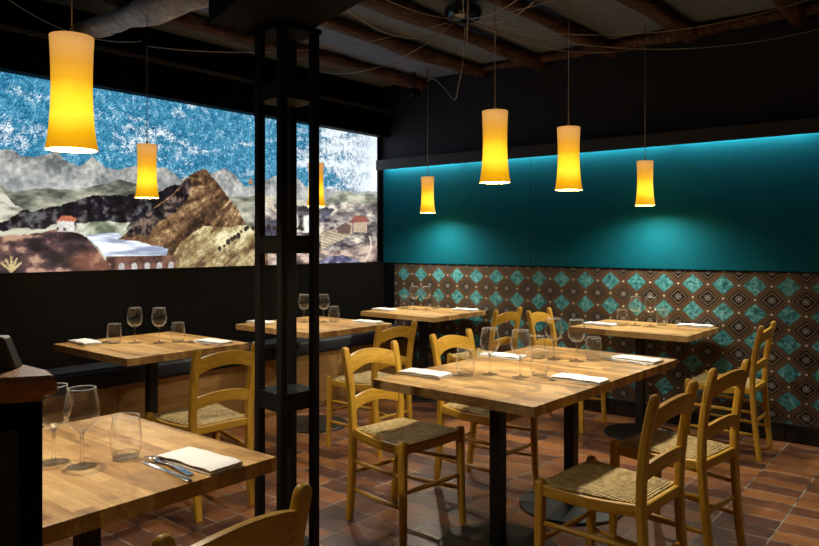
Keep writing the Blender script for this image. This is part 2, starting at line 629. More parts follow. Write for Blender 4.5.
# rough joists running to the back wall, one cross beam by the mural, wall plate
def log(name, p0, p1, r, wob, seed, seg=14, n=40, flat=0.85, mat='beam'):
    rnd = random.Random(seed)
    ph = [rnd.uniform(0, 6.28) for _ in range(8)]
    p0, p1 = Vector(p0), Vector(p1)
    pts, secs = [], []
    for i in range(n + 1):
        t = i / n
        p = p0.lerp(p1, t)
        p += Vector((wob * math.sin(3.1 * t * 2 + ph[0]) + wob * 0.5 * math.sin(9 * t + ph[1]), wob * 0.5 * math.sin(7 * t + ph[2]), wob * 0.6 * math.sin(6 * t + ph[3])))
        rr = r * (1 + 0.14 * math.sin(11 * t + ph[4]) + 0.10 * math.sin(27 * t + ph[5]))
        sec = []
        for k in range(seg):
            a = 2 * PI * k / seg
            q = rr * (1 + 0.09 * math.sin(3 * a + ph[6] + 4 * t) + 0.05 * math.sin(5 * a + 9 * t) + rnd.uniform(-0.07, 0.07))
            sec.append((q * math.cos(a), q * flat * math.sin(a)))
        pts.append(p)
        secs.append(sec)
    return struct(name, MB().sweep(pts, secs), M[mat], smooth=True)
for i, (x, r) in enumerate(((-4.20, 0.066), (-3.48, 0.058), (-2.92, 0.064), (-2.29, 0.066), (-1.66, 0.072), (-0.98, 0.066), (-0.32, 0.066), (0.4, 0.066))):
    log('ceiling_beam', (x, 2.25 if x < -3 else -1.0, 2.865), (x, 5.39, 2.865), r, 0.014, 11 + i)
log('ceiling_cross_beam', (-4.7, 2.30, 2.755), (-2.55, 2.56, 2.80), 0.085, 0.006, 41, flat=0.8, mat='beam_mural_lit')
log('ceiling_wall_plate', (-3.4, 5.26, 2.885), (1.6, 5.26, 2.885), 0.05, 0.012, 43, n=60)

# black steel girder over the column, turned away from the walls
E2 = Vector((math.cos(math.radians(-17)), math.sin(math.radians(-17)), 0))
E1 = Vector((-E2.y, E2.x, 0))
gm = MB().box(-2.49, 1.2, 0.823, 1.165, 2.13, 2.50, 0.004)
struct('ceiling_girder', gm, M['wall_black'], rotz=math.radians(-17))

# ---------------------------------------------------------------- the mural: a painted landscape, backlit
ART = {
 'far': [(1.497,1.842),(1.654,1.904),(1.82,1.915),(1.889,1.934),(1.936,1.901),(2.027,1.897),(2.108,1.918),(2.165,1.949),(2.217,1.889),(2.317,1.865),(2.399,1.926),(2.491,1.872),(2.585,1.859),(2.751,1.915),(2.83,1.893),(2.951,1.911),(3.077,1.838),(3.208,1.848),(3.39,1.908),(3.484,1.947),(3.582,1.898),(3.681,1.808),(3.784,1.831),(3.879,1.87),(3.998,1.929),(4.087,1.953),(4.247,1.922),(4.342,1.857),(4.526,1.85),(4.851,1.851),(5.307,1.858)],
 'mid': [(1.497,1.686),(1.82,1.694),(1.901,1.661),(2.089,1.71),(2.283,1.702),(2.42,1.73),(2.6,1.79),(2.713,1.77),(2.91,1.753),(3.12,1.736),(3.533,1.727),(3.857,1.743),(4.282,1.73),(4.501,1.704),(4.758,1.827),(5.059,1.824),(5.307,1.828)],
 'dark': [(1.497,1.437),(1.849,1.48),(1.936,1.538),(2.089,1.575),(2.198,1.606),(2.283,1.616),(2.371,1.647),(2.455,1.671),(2.675,1.697),(2.83,1.698),(2.993,1.788),(3.12,1.811),(3.009,1.633),(2.87,1.576),(2.814,1.502),(2.675,1.484),(2.527,1.495),(2.385,1.478),(2.121,1.46),(1.849,1.418),(1.497,1.391)],
 'shore': [(2.277,1.483),(2.527,1.495),(2.675,1.491),(2.637,1.427),(2.751,1.371),(2.83,1.35),(2.385,1.35),(2.317,1.397)],
 'lake': [(2.344,1.404),(2.585,1.42),(2.675,1.385),(2.83,1.364),(3.06,1.32),(3.043,1.245),(2.498,1.254),(2.427,1.33)],
 'bridge': [(2.498,1.257),(3.043,1.257),(3.043,1.148),(2.498,1.164)],
 'lefthill': [(1.497,1.367),(1.82,1.381),(1.966,1.407),(2.121,1.434),(2.25,1.429),(2.351,1.397),(2.42,1.316),(2.498,1.233),(2.548,1.149),(1.497,1.107)],
 'crag': [(1.497,1.686),(1.82,1.688),(1.854,1.634),(1.895,1.593),(1.948,1.551),(1.878,1.499),(1.843,1.436),(1.497,1.396)],
 'peak': [(2.585,1.385),(2.69,1.449),(2.83,1.56),(2.91,1.643),(2.993,1.706),(3.06,1.777),(3.129,1.827),(3.199,1.878),(3.243,1.912),(3.279,1.938),(3.325,1.91),(3.371,1.859),(3.475,1.763),(3.591,1.649),(3.671,1.521),(3.753,1.391),(3.857,1.291),(3.857,1.191),(2.951,1.21),(2.976,1.298),(2.798,1.357)],
 'peakdark': [(2.644,1.399),(2.83,1.56),(2.959,1.668),(3.06,1.77),(3.146,1.828),(3.19,1.831),(3.181,1.754),(3.129,1.675),(3.043,1.582),(2.91,1.489),(2.814,1.422)],
 'hill': [(2.976,1.135),(3.009,1.253),(3.077,1.342),(3.181,1.419),(3.288,1.474),(3.484,1.485),(3.681,1.481),(3.857,1.475),(3.921,1.375),(3.921,1.105)],
 'slope': [(3.784,1.665),(4.109,1.696),(4.282,1.677),(4.501,1.667),(4.653,1.71),(4.851,1.747),(5.307,1.728),(5.307,1.101),(3.784,1.143)],
 'ridge': [(3.784,1.524),(4.109,1.566),(4.402,1.628),(4.589,1.689),(4.718,1.657),(4.551,1.542),(4.282,1.447),(3.943,1.409),(3.784,1.408)],
 'houseW': [(2.165,1.425),(2.168,1.493),(2.204,1.517),(2.277,1.503),(2.277,1.426)],
 'houseR': [(2.159,1.487),(2.198,1.527),(2.25,1.532),(2.297,1.51),(2.283,1.49),(2.204,1.494)],
 'barn': [(4.961,1.455),(4.961,1.551),(5.159,1.556),(5.159,1.448)],
 'barnR': [(4.919,1.541),(4.975,1.614),(5.131,1.613),(5.203,1.557)],
 'wallW': [(4.538,1.45),(4.744,1.49),(4.947,1.551),(4.947,1.436),(4.705,1.341),(4.538,1.286)],
 'shed': [(4.731,1.49),(4.865,1.549),(4.933,1.512),(4.919,1.436),(4.758,1.444)],
 'white': [(4.247,1.596),(4.414,1.592),(4.414,1.44),(4.247,1.438)],
 'blue': [(4.501,1.178),(4.653,1.23),(4.851,1.237),(5.003,1.186),(5.145,1.164),(5.145,1.086),(4.501,1.105)],
 'plant': [(1.837,1.178),(1.872,1.257),(1.889,1.226),(1.919,1.25),(1.948,1.218),(1.913,1.169)],
}
def make_mural():
    Y0, Y1, Z0, Z1 = 1.18, 5.307, 1.160, 2.405
    nx, nz = 860, 262
    ys = np.linspace(Y0, Y1, nx)
    zs = np.linspace(Z0, Z1, nz)
    Y, Z = np.meshgrid(ys, zs)
    rng = np.random.RandomState(5)
    def vnoise(fx, fz, seed):
        r = np.random.RandomState(seed)
        gx, gz = int((Y1 - Y0) * fx) + 4, int((Z1 - Z0) * fz) + 4
        T = r.rand(gz, gx)
        u, v = (Y - Y0) * fx, (Z - Z0) * fz
        i, j = u.astype(int), v.astype(int)
        a, b = u - i, v - j
        a, b = a * a * (3 - 2 * a), b * b * (3 - 2 * b)
        return (T[j, i] * (1 - a) + T[j, i + 1] * a) * (1 - b) + (T[j + 1, i] * (1 - a) + T[j + 1, i + 1] * a) * b
    def warp(A_, B_, fa, fb, seed, octv=5, gain=0.58):
        s, amp, tot = 0, 1.0, 0
        for k in range(octv):
            r = np.random.RandomState(seed + k)
            u, v = A_ * fa * 2 ** k, B_ * fb * 2 ** k
            i, j = np.floor(u).astype(int), np.floor(v).astype(int)
            a, b = u - i, v - j
            a, b = a * a * (3 - 2 * a), b * b * (3 - 2 * b)
            T = r.rand(512, 512)
            g_ = lambda q, w: T[q % 512, w % 512]
            s = s + amp * ((g_(i, j) * (1 - a) + g_(i + 1, j) * a) * (1 - b) + (g_(i, j + 1) * (1 - a) + g_(i + 1, j + 1) * a) * b)
            tot += amp
            amp *= gain
        return s / tot
    def fbm(fx, fz, seed, octv=5, gain=0.55):
        s, amp, tot = 0, 1.0, 0
        for k in range(octv):
            s = s + amp * vnoise(fx * 2 ** k, fz * 2 ** k, seed + k)
            tot += amp
            amp *= gain
        return s / tot
    def srgb(c):
        c = np.array(c, float) / 255
        return np.where(c <= 0.04045, c / 12.92, ((c + 0.055) / 1.055) ** 2.4)
    def grad(t, stops):
        t = np.clip(t, 0, 1)[..., None]
        out = np.zeros(t.shape[:-1] + (3,))
        ps = [p for p, _ in stops]
        cs = [srgb(c) for _, c in stops]
        out += cs[0]
        for k in range(len(ps) - 1):
            w = np.clip((t - ps[k]) / (ps[k + 1] - ps[k]), 0, 1)
            out = out * (1 - w) + cs[k + 1] * w
        return out
    dx = (fbm(9, 9, 100) - 0.5) * 0.05
    dz = (fbm(9, 9, 140) - 0.5) * 0.05
    def inside(poly, j=1.0):
        px, pz = Y + dx * j, Z + dz * j
        res = np.zeros(Y.shape, bool)
        n = len(poly)
        for k in range(n):
            x0, z0 = poly[k]
            x1, z1 = poly[(k + 1) % n]
            if z0 == z1:
                continue
            cond = (z0 > pz) != (z1 > pz)
            res ^= cond & (px < (x1 - x0) * (pz - z0) / (z1 - z0) + x0)
        return res
    def below(line, j=1.0):
        xs_, zs_ = zip(*line)
        return (Z + dz * j) < np.interp(Y, xs_, zs_)
    img = np.zeros(Y.shape + (3,))
    fine = rng.rand(*Y.shape)
    n1, n2, n3 = fbm(3, 6, 1), fbm(14, 14, 20), fbm(40, 40, 30, 3)
    # sky: speckled blue, more cloud to the right
    R = np.clip((Y - 3.9) / 1.2, 0, 1)
    sky = grad(0.46 + (n2 - 0.5) * 0.12 + (fine - 0.5) * 0.42 + (n3 - 0.5) * 0.30, [(0.25, (10, 72, 110)), (0.5, (50, 134, 172)), (0.75, (124, 192, 212))])
    streak = fbm(4, 13, 50, 6, 0.62)
    low = np.clip((2.25 - Z) / 0.3, 0, 1) * np.clip((Y - 2.1) / 0.4, 0, 1)
    hi = np.clip((Z - 2.12) / 0.2, 0, 1) * np.clip((Y - 2.2) / 0.3, 0, 1) * (1 - R) * 0.10
    patch = np.exp(-((Y - 2.75) / 0.55) ** 2 - ((Z - 2.10) / 0.16) ** 2) * 0.13 + np.exp(-((Y - 3.9) / 0.5) ** 2 - ((Z - 1.98) / 0.14) ** 2) * 0.08
    cl = np.clip((streak + 0.5 * (n3 - 0.5) + 0.35 * (fine - 0.5) + 0.46 * R + patch - 0.70) * 4.5, 0, 1) * (0.78 + 0.22 * fine)
    cl = np.maximum(cl, np.clip((fine + (n3 - 0.5) * 1.2 - 0.93) * 6, 0, 1) * 0.32 * np.clip((Y - 1.6) / 1.0, 0.2, 1))
    cl = np.maximum(cl, 0.85 * np.clip((Y - 4.95) / 0.3, 0, 1))
    sky = sky * (1 - cl[..., None]) + srgb((232, 240, 246)) * cl[..., None]
    img[:] = sky
    def lay(mask, col):
        img[mask] = col[mask]
    A = ART
    ridge = fbm(5, 16, 60, 6, 0.6)
    tex = n2 * 0.4 + n3 * 0.3 + ridge * 0.3
    con = lambda t, k=2.2: np.clip((t - 0.5) * k * 1.35 + 0.47, 0, 1)
    # far range, haze low down and to the right
    fm = below(A['far'], 0.5)
    far = grad(con(tex), [(0, (88, 92, 94)), (0.5, (152, 154, 150)), (1, (206, 204, 194))])
    hz = np.clip((1.90 - Z) / 0.22, 0, 1)[..., None] * 0.35 + 0.28 * R[..., None]
    far = far * (1 - hz) + srgb((190, 196, 198)) * hz
    lay(fm, far)
    lay(below(A['mid'], 0.8), grad(con(fbm(4, 12, 75, 6, 0.6)), [(0, (70, 72, 66)), (0.45, (136, 138, 122)), (1, (200, 198, 178))]))
    lay(inside(A['crag']), grad(con(fbm(7, 16, 78, 5), 2.6), [(0, (60, 56, 52)), (0.5, (146, 146, 132)), (1, (204, 202, 184))]))
    lay(inside(A['dark'], 1.3), grad(con(n2 * 0.5 + n3 * 0.5, 2.4), [(0, (8, 8, 14)), (0.6, (30, 28, 38)), (1, (92, 92, 94))]))
    lay(inside(A['shore'], 0.8), grad(con(n2), [(0, (96, 104, 88)), (0.6, (160, 166, 140)), (1, (206, 210, 196))]))
    lay(inside(A['lake'], 0.7), grad(con(fbm(5, 40, 85, 4)), [(0, (140, 152, 176)), (0.55, (210, 218, 232)), (1, (246, 248, 252))]))
    # right: grey slopes and terraces
    sl = grad(con(fbm(6, 14, 90, 6, 0.62), 2.4), [(0, (52, 46, 52)), (0.4, (116, 108, 110)), (0.7, (172, 162, 152)), (1, (226, 216, 200))])
    lay(inside(A['slope'], 1.0), sl)
    lay(inside(A['ridge'], 1.2), grad(con(tex), [(0, (40, 40, 56)), (0.6, (96, 94, 108)), (1, (150, 146, 148))]))
    hatch = (np.sin((Z * 1.0 + Y * 0.22) * 230) > 0.35)
    lay(inside(A['wallW'], 0.3), grad(con(tex) * 0.7 + 0.15, [(0, (130, 112, 96)), (1, (232, 214, 186))]) * np.where(hatch, 0.55, 1.0)[..., None])
    lay(inside(A['shed'], 0.2), grad(tex, [(0, (58, 40, 40)), (1, (128, 100, 92))]))
    lay(inside(A['white'], 0.8), grad(con(fbm(30, 8, 92, 4), 3), [(0, (40, 40, 44)), (0.5, (180, 178, 170)), (1, (244, 240, 228))]))
    # low ground at the right foot, brown purple
    foot = (Y > 3.9) & (Z < 1.325 + 0.05 * np.sin(Y * 5))
    lay(foot & inside(A['slope'], 0.5), grad(con(fbm(6, 14, 94, 6, 0.62), 2.2), [(0, (58, 46, 52)), (0.5, (132, 112, 108)), (1, (212, 190, 172))]))
    lay(inside(A['blue'], 1.0), grad(con(n2), [(0, (30, 32, 60)), (0.6, (88, 86, 124)), (1, (150, 146, 170))]))
    path = np.abs(Y - (5.12 + 0.10 * np.sin((Z - 1.16) * 9))) < 0.010
    lay(path & (Z < 1.42), grad(fine, [(0, (196, 176, 160)), (1, (240, 226, 210))]))
    lay(inside(A['barn'], 0.1), grad(fine, [(0, (150, 128, 110)), (1, (206, 186, 160))]))
    lay(inside(A['barnR'], 0.1), grad(fine, [(0, (112, 52, 46)), (1, (164, 92, 78))]))
    # great brown peak, its shaded left face, a pale summit cairn
    apex = (3.745, 1.845)
    st = np.arctan2(Y - apex[0], apex[1] + 0.05 - Z)
    rib = warp(st, np.hypot(Y - apex[0], Z - apex[1]), 15, 3.5, 200)
    pk = grad(con(rib * 0.50 + n2 * 0.14 + n3 * 0.26 + (fine - 0.5) * 0.10, 2.1), [(0, (46, 32, 26)), (0.35, (104, 76, 54)), (0.65, (150, 118, 82)), (1, (222, 196, 150))])
    lay(inside(A['peak'], 0.9), pk)
    lay(inside(A['peakdark'], 1.2), grad(con(n2 * 0.5 + n3 * 0.5, 2.6), [(0, (12, 11, 18)), (0.55, (44, 38, 42)), (1, (124, 104, 92))]))
    sc_y = 3.80 + (1.85 - Z) * (0.75 + 0.6 * np.clip(1.85 - Z, 0, 1)) + 0.04 * (n2 - 0.5)
    scree = (np.abs(Y - sc_y) < 0.05 * warp(Y, Z, 8, 14, 240)) & (n3 > 0.42)
    lay(scree & (Z < 1.80) & (Z > 1.48), grad(fine, [(0, (168, 150, 128)), (1, (226, 214, 192))]))
    lay((np.abs(Y - 3.742) < 0.028 - 0.55 * np.clip(Z - 1.845, 0, 1)) & (Z > 1.835) & (Z < 1.895), grad(fine, [(0, (110, 80, 56)), (1, (190, 150, 110))]))
    diag = warp(Y * 0.8 + Z * 0.6, Z * 0.8 - Y * 0.6, 5, 15, 220)
    lay(inside(A['hill'], 0.9), grad(con(diag * 0.65 + n2 * 0.1 + n3 * 0.25 + (Z - 1.30) * 0.6 + (fine - 0.5) * 0.10, 2.0), [(0, (72, 48, 34)), (0.4, (140, 118, 80)), (0.7, (186, 172, 126)), (1, (228, 218, 178))]))
    for k in range(26):
        yb = 3.44 + k * 0.035 + rng.uniform(-0.012, 0.012)
        zb = 1.478 - 0.17 * max(0, (3.72 - yb) / 0.28) + rng.uniform(-0.006, 0.01)
        rr = rng.uniform(0.010, 0.024)
        lay(((Y - yb) ** 2 + (Z - zb) ** 2 * 0.8) < rr * rr, grad(fine, [(0, (22, 20, 20)), (1, (66, 56, 46))]))
    # bridge with pale arches
    bm_ = inside(A['bridge'], 0.1)
    ar = (np.abs(((Y - 2.66) / 0.098) % 1 - 0.5) < 0.22) & (Z < 1.212 - 0.05 * np.abs(((Y - 2.66) / 0.098) % 1 - 0.5))
    lay(bm_, grad(con(n2), [(0, (58, 36, 34)), (1, (138, 98, 84))]))
    lay(bm_ & ar, grad(fine, [(0, (140, 138, 142)), (1, (206, 202, 198))]))
    # left hill, its house, a pale bush
    lh = grad(con(fbm(7, 13, 97, 6, 0.62), 2.4), [(0, (16, 12, 18)), (0.45, (58, 42, 50)), (0.75, (104, 74, 72)), (1, (178, 142, 120))])
    red = np.clip(1 - (((Y - 2.42) / 0.20) ** 2 + ((Z - 1.22) / 0.10) ** 2), 0, 1)[..., None] * 0.5
    lh = lh * (1 - red) + srgb((150, 92, 66)) * red
    lay(inside(A['lefthill'], 0.9), lh)
    lay(inside(A['houseW'], 0.1), grad(fine * 0.4 + n3 * 0.6, [(0, (170, 164, 160)), (1, (246, 242, 236))]))
    for a_, b_ in ((2.17, 1.445), (2.215, 1.44), (2.17, 1.405)):
        lay((np.abs(Y - a_) < 0.008) & (np.abs(Z - b_) < 0.010), grad(fine, [(0, (60, 50, 50)), (1, (90, 80, 76))]))
    lay(inside(A['houseR'], 0.1), grad(fine, [(0, (150, 82, 60)), (1, (204, 126, 92))]))
    br = np.zeros(Y.shape, bool)
    for ang_ in (-0.9, -0.45, 0.0, 0.45, 0.9):
        for t in np.linspace(0, 1, 14):
            cyy, czz = 1.885 + 0.075 * t * math.sin(ang_), 1.175 + 0.085 * t * math.cos(ang_)
            br |= ((Y - cyy) ** 2 + (Z - czz) ** 2) < (0.0105 * (1 - 0.5 * t) * (0.5 + n3)) ** 2
    lay(br, grad(fine, [(0, (150, 128, 84)), (1, (222, 204, 150))]))
    # paint grain
    img *= (0.92 + 0.32 * (fine * 0.6 + n3 * 0.4))[..., None]
    img = np.clip(img, 0, 1)
    X0 = -4.70
    verts = np.stack([np.full(Y.size, X0), Y.ravel(), Z.ravel()], 1)
    i, j = np.meshgrid(np.arange(nx - 1), np.arange(nz - 1))
    a = (j * nx + i).ravel()
    faces = np.stack([a, a + 1, a + nx + 1, a + nx], 1)
    # edges and back, so the picture is a thin backlit box
    nv = len(verts)
    back = np.array([(X0 - 0.019, Y0, Z0), (X0 - 0.019, Y1, Z0), (X0 - 0.019, Y1, Z1), (X0 - 0.019, Y0, Z1)])
    verts = np.vstack([verts, back])
    c4 = [0, nx - 1, nx * nz - 1, nx * (nz - 1)]
    fl = [tuple(int(q) for q in f) for f in faces]
    for k in range(4):
        q = (k + 1) % 4
        fl.append((c4[k], nv + k, nv + q, c4[q]))
    fl.append((nv + 3, nv + 2, nv + 1, nv))
    me = bpy.data.meshes.new('mural')
    me.from_pydata(verts.tolist(), [], fl)
    at = me.color_attributes.new('paint', 'FLOAT_COLOR', 'POINT')
    col = np.ones((nv + 4, 4), np.float32)
    col[:nv, :3] = img.reshape(-1, 3)
    col[nv:, :3] = 0.02
    at.data.foreach_set('color', col.ravel())
    m, nt, b = nmat('backlit_painting')
    g = G(nt)
    ca = g.n('ShaderNodeVertexColor', layer_name='paint')
    b.inputs['Base Color'].default_value = (0.02, 0.02, 0.02, 1)
    b.inputs['Roughness'].default_value = 0.6
    g.link(ca.outputs[0], b.inputs['Emission Color'])
    b.inputs['Emission Strength'].default_value = MURAL_E
    me.materials.append(m)
    o = bpy.data.objects.new('mural', me)
    C.objects.link(o)
    tag(o, 'long backlit mural of a mountain landscape with lake and blue sky on the black wall', 'mural')
make_mural()

# ---------------------------------------------------------------- steel column
def steel_column():
    t = thing('steel_column', 'black steel column of four slim posts joined by spacer blocks, under the girder', 'column',
              (-1.985, 1.745, 0), math.radians(-6.4))
    s = 0.0702
    for sx in (-1, 1):
        for sy in (-1, 1):
            MB().box(sx * s - 0.0145, sx * s + 0.0145, sy * s - 0.0145, sy * s + 0.0145, 0.012, 2.13, 0.002, 1).build('post', M['column_metal'], t)
    for z in (0.225, 0.785, 1.345, 1.895):
        MB().box(-s + 0.0146, s - 0.0146, -s + 0.0146, s - 0.0146, z - 0.032, z + 0.032, 0.001, 1) \
            .box(-s + 0.0146, s - 0.0146, -s - 0.012, -s + 0.014, z - 0.032, z + 0.032, 0.001, 1) \
            .box(-s + 0.0146, s - 0.0146, s - 0.014, s + 0.012, z - 0.032, z + 0.032, 0.001, 1) \
            .box(-s - 0.012, -s + 0.014, -s + 0.0146, s - 0.0146, z - 0.032, z + 0.032, 0.001, 1) \
            .box(s - 0.014, s + 0.012, -s + 0.0146, s - 0.0146, z - 0.032, z + 0.032, 0.001, 1).build('spacer_block', M['column_metal'], t)
    MB().box(-0.12, 0.12, -0.12, 0.12, 0, 0.012, 0.002, 1).build('foot_plate', M['column_metal'], t)
    MB().box(-s - 0.05, s + 0.02, -s - 0.02, s + 0.02, 2.112, 2.1295, 0.001, 1).build('cap_plate', M['wall_black'], t)
steel_column()

# ---------------------------------------------------------------- banquette under the mural
def banquette():
    t = thing('banquette', 'long built-in banquette with dark cushion and plywood front below the mural', 'bench', (-4.47, 2.0, 0))
    y0, y1 = -3.6, 3.35
    MB().box(-0.183, 0.165, y0, y1, 0.0, 0.44).build('base', M['panel_wood'], t)
    y = y0
    while y < y1 - 0.1:
        e = min(y + 0.99, y1)
        MB().box(0.165, 0.180, y + 0.002, e - 0.002, 0.03, 0.445, 0.002, 1).build('front_panel', M['panel_wood'], t)
        y = e
    y = y0
    while y < y1 - 0.1:
        e = min(y + 1.74, y1)
        MB().box(-0.183, 0.20, y + 0.003, e - 0.003, 0.4405, 0.548, 0.022, 4).build('seat_cushion', M['black_fabric'], t, smooth=True, autosmooth=40)
        y = e
banquette()

# ---------------------------------------------------------------- bar counter
def inset(poly, d):
    out = []
    n = len(poly)
    for k in range(n):
        a, b, c = Vector(poly[k - 1]), Vector(poly[k]), Vector(poly[(k + 1) % n])
        u, v = (b - a).normalized(), (c - b).normalized()
        nu, nv = Vector((-u.y, u.x)), Vector((-v.y, v.x))
        q = (nu + nv) / (1 + nu.dot(nv))
        out.append(tuple(b + q * d))
    return out
def bar_counter():
    ox, oy = -1.6, 0.2
    t = thing('bar_counter', 'end of the black bar counter with varnished brown wood top, at the left edge', 'counter', (ox, oy, 0))
    o = [(x - ox, y - oy) for x, y in ((-2.65, 0.592), (-2.65, -0.60), (-1.975, -0.60), (-1.246, 0.574), (-1.316, 0.594))]
    MB().prism(inset(o, 0.019), 0.0, 1.075).build('body', M['wall_black'], t)
    d = (Vector(o[3]) - Vector(o[2])).normalized()
    nrm = Vector((d.y, -d.x))
    a = Vector(o[3]) - nrm * 0.0188
    for s0, s1 in ((0.06, 0.55), (0.62, 1.18)):
        p, q = a - d * s0, a - d * s1
        MB().prism([tuple(p), tuple(p + nrm * 0.008), tuple(q + nrm * 0.008), tuple(q)][::-1], 0.12, 1.03).build('side_panel', M['black_metal'], t, bevel=0.003)
    mb = MB()
    rings = []
    for dd, z in ((0.016, 1.0755), (0.016, 1.082), (0.005, 1.088), (0.0, 1.095), (0.0, 1.112), (0.003, 1.118), (0.008, 1.121)):
        rings.append([mb.bm.verts.new((x, y, z)) for x, y in inset(o, dd)])
    for a_, b_ in zip(rings[:-1], rings[1:]):
        for k in range(len(o)):
            q = (k + 1) % len(o)
            mb.bm.faces.new((a_[k], a_[q], b_[q], b_[k]))
    mb.bm.faces.new(rings[0][::-1])
    mb.bm.faces.new(rings[-1])
    mb.build('countertop', M['bar_wood'], t)
bar_counter()
def desk_box():
    t = thing('speaker', 'small dark grey speaker with sloping side, standing on the bar counter', 'speaker', (-1.366, 0.556, 1.1212), math.radians(-39))
    mb = MB()
    def ring(x0, x1, y0, y1, z):
        return [mb.bm.verts.new(p) for p in ((x0, y0, z), (x1, y0, z), (x1, y1, z), (x0, y1, z))]
    a = ring(-0.042, 0.0, -0.16, 0.0, 0.0)
    b = ring(-0.040, -0.003, -0.150, -0.021, 0.056)
    for k in range(4):
        q = (k + 1) % 4
        mb.bm.faces.new((a[k], a[q], b[q], b[k]))
    mb.bm.faces.new(a[::-1]); mb.bm.faces.new(b)
    mb.build('body', M['dark_plastic'], t, bevel=0.003)
    MB().box(-0.038, -0.005, -0.148, -0.023, 0.0562, 0.0578, 0.0006, 1).build('top_panel', plain('grey_plastic', (0.22, 0.22, 0.25), 0.5), t)
desk_box()

# ---------------------------------------------------------------- pedestal tables
def table(name, label, x0, x1, y0, y1, feet, mat, rz=0.0, base_r=0.25):
    cx, cy_ = (x0 + x1) / 2, (y0 + y1) / 2
    t = thing('pedestal_table', label, 'table', (cx, cy_, 0), math.radians(rz))
    hx, hy = (x1 - x0) / 2, (y1 - y0) / 2
    MB().box(-hx, hx, -hy, hy, 0.710, 0.750, 0.002, 2).build('tabletop', mat, t)
    for fx, fy in feet:
        MB().box(fx - 0.028, fx + 0.028, fy - 0.028, fy + 0.028, 0.018, 0.705, 0.003, 1) .build('pedestal_post', M['black_metal'], t)
        MB().box(fx - 0.17, fx + 0.17, fy - 0.17, fy + 0.17, 0.7015, 0.7095).build('top_plate', M['black_metal'], t)
        MB().lathe([(0, 0), (base_r, 0), (base_r, 0.008), (base_r - 0.006, 0.013), (0.09, 0.022), (0, 0.022)], 48, fx, fy).build('base_disc', M['black_metal'], t, smooth=True, autosmooth=30)
    return t
table('t', 'oak table in the near left corner beside the bar counter', -2.38, -1.545, 0.655, 1.320, [(0, 0)], M['staves'], 0)
table('t', 'oak table under the lake and brown peak of the mural', -4.305, -3.445, 1.955, 2.732, [(0, 0)], M['staves'], -1)
table('t', 'oak table under the mural seen behind the steel column', -4.308, -3.450, 3.285, 4.065, [(0, 0)], M['staves'], -1)
table('t', 'oak table in the far corner between mural and tiled wall', -4.262, -3.438, 4.595, 5.338, [(0, 0)], M['staves'], -1)
table('t', 'oak table at the patterned tile wall on the right', -2.315, -1.475, 4.69, 5.335, [(0, -0.06)], M['staves'], -1)
table('t', 'large central oak table with dark stains, on two pedestals', -2.072, -1.255, 2.325, 3.742, [(0.0, -0.335), (0.0, 0.335)], M['staves_worn'], -2.0, 0.265)

# ---------------------------------------------------------------- rush-seated ladder-back chairs (face local +x)
def rect(w, d):
    return [(-w / 2, -d / 2), (w / 2, -d / 2), (w / 2, d / 2), (-w / 2, d / 2)]
def rrect(w, d, r):
    out = []
    for sx, sy, a0 in ((1, 1, 0), (-1, 1, 90), (-1, -1, 180), (1, -1, 270)):
        for k in range(4):
            a = math.radians(a0 + 30 * k)
            out.append((sx * (w / 2 - r) + r * math.cos(a), sy * (d / 2 - r) + r * math.sin(a)))
    return out
BACK = [(-0.232, 0.150, 0.0), (-0.214, 0.153, 0.15), (-0.200, 0.157, 0.30), (-0.193, 0.160, 0.44), (-0.196, 0.162, 0.54),
        (-0.206, 0.164, 0.64), (-0.224, 0.165, 0.74), (-0.243, 0.166, 0.815)]
def back_at(z):
    for a, b in zip(BACK[:-1], BACK[1:]):
        if a[2] <= z <= b[2]:
            q = (z - a[2]) / (b[2] - a[2])
            return a[0] + (b[0] - a[0]) * q, a[1] + (b[1] - a[1]) * q
    return BACK[-1][0], BACK[-1][1]

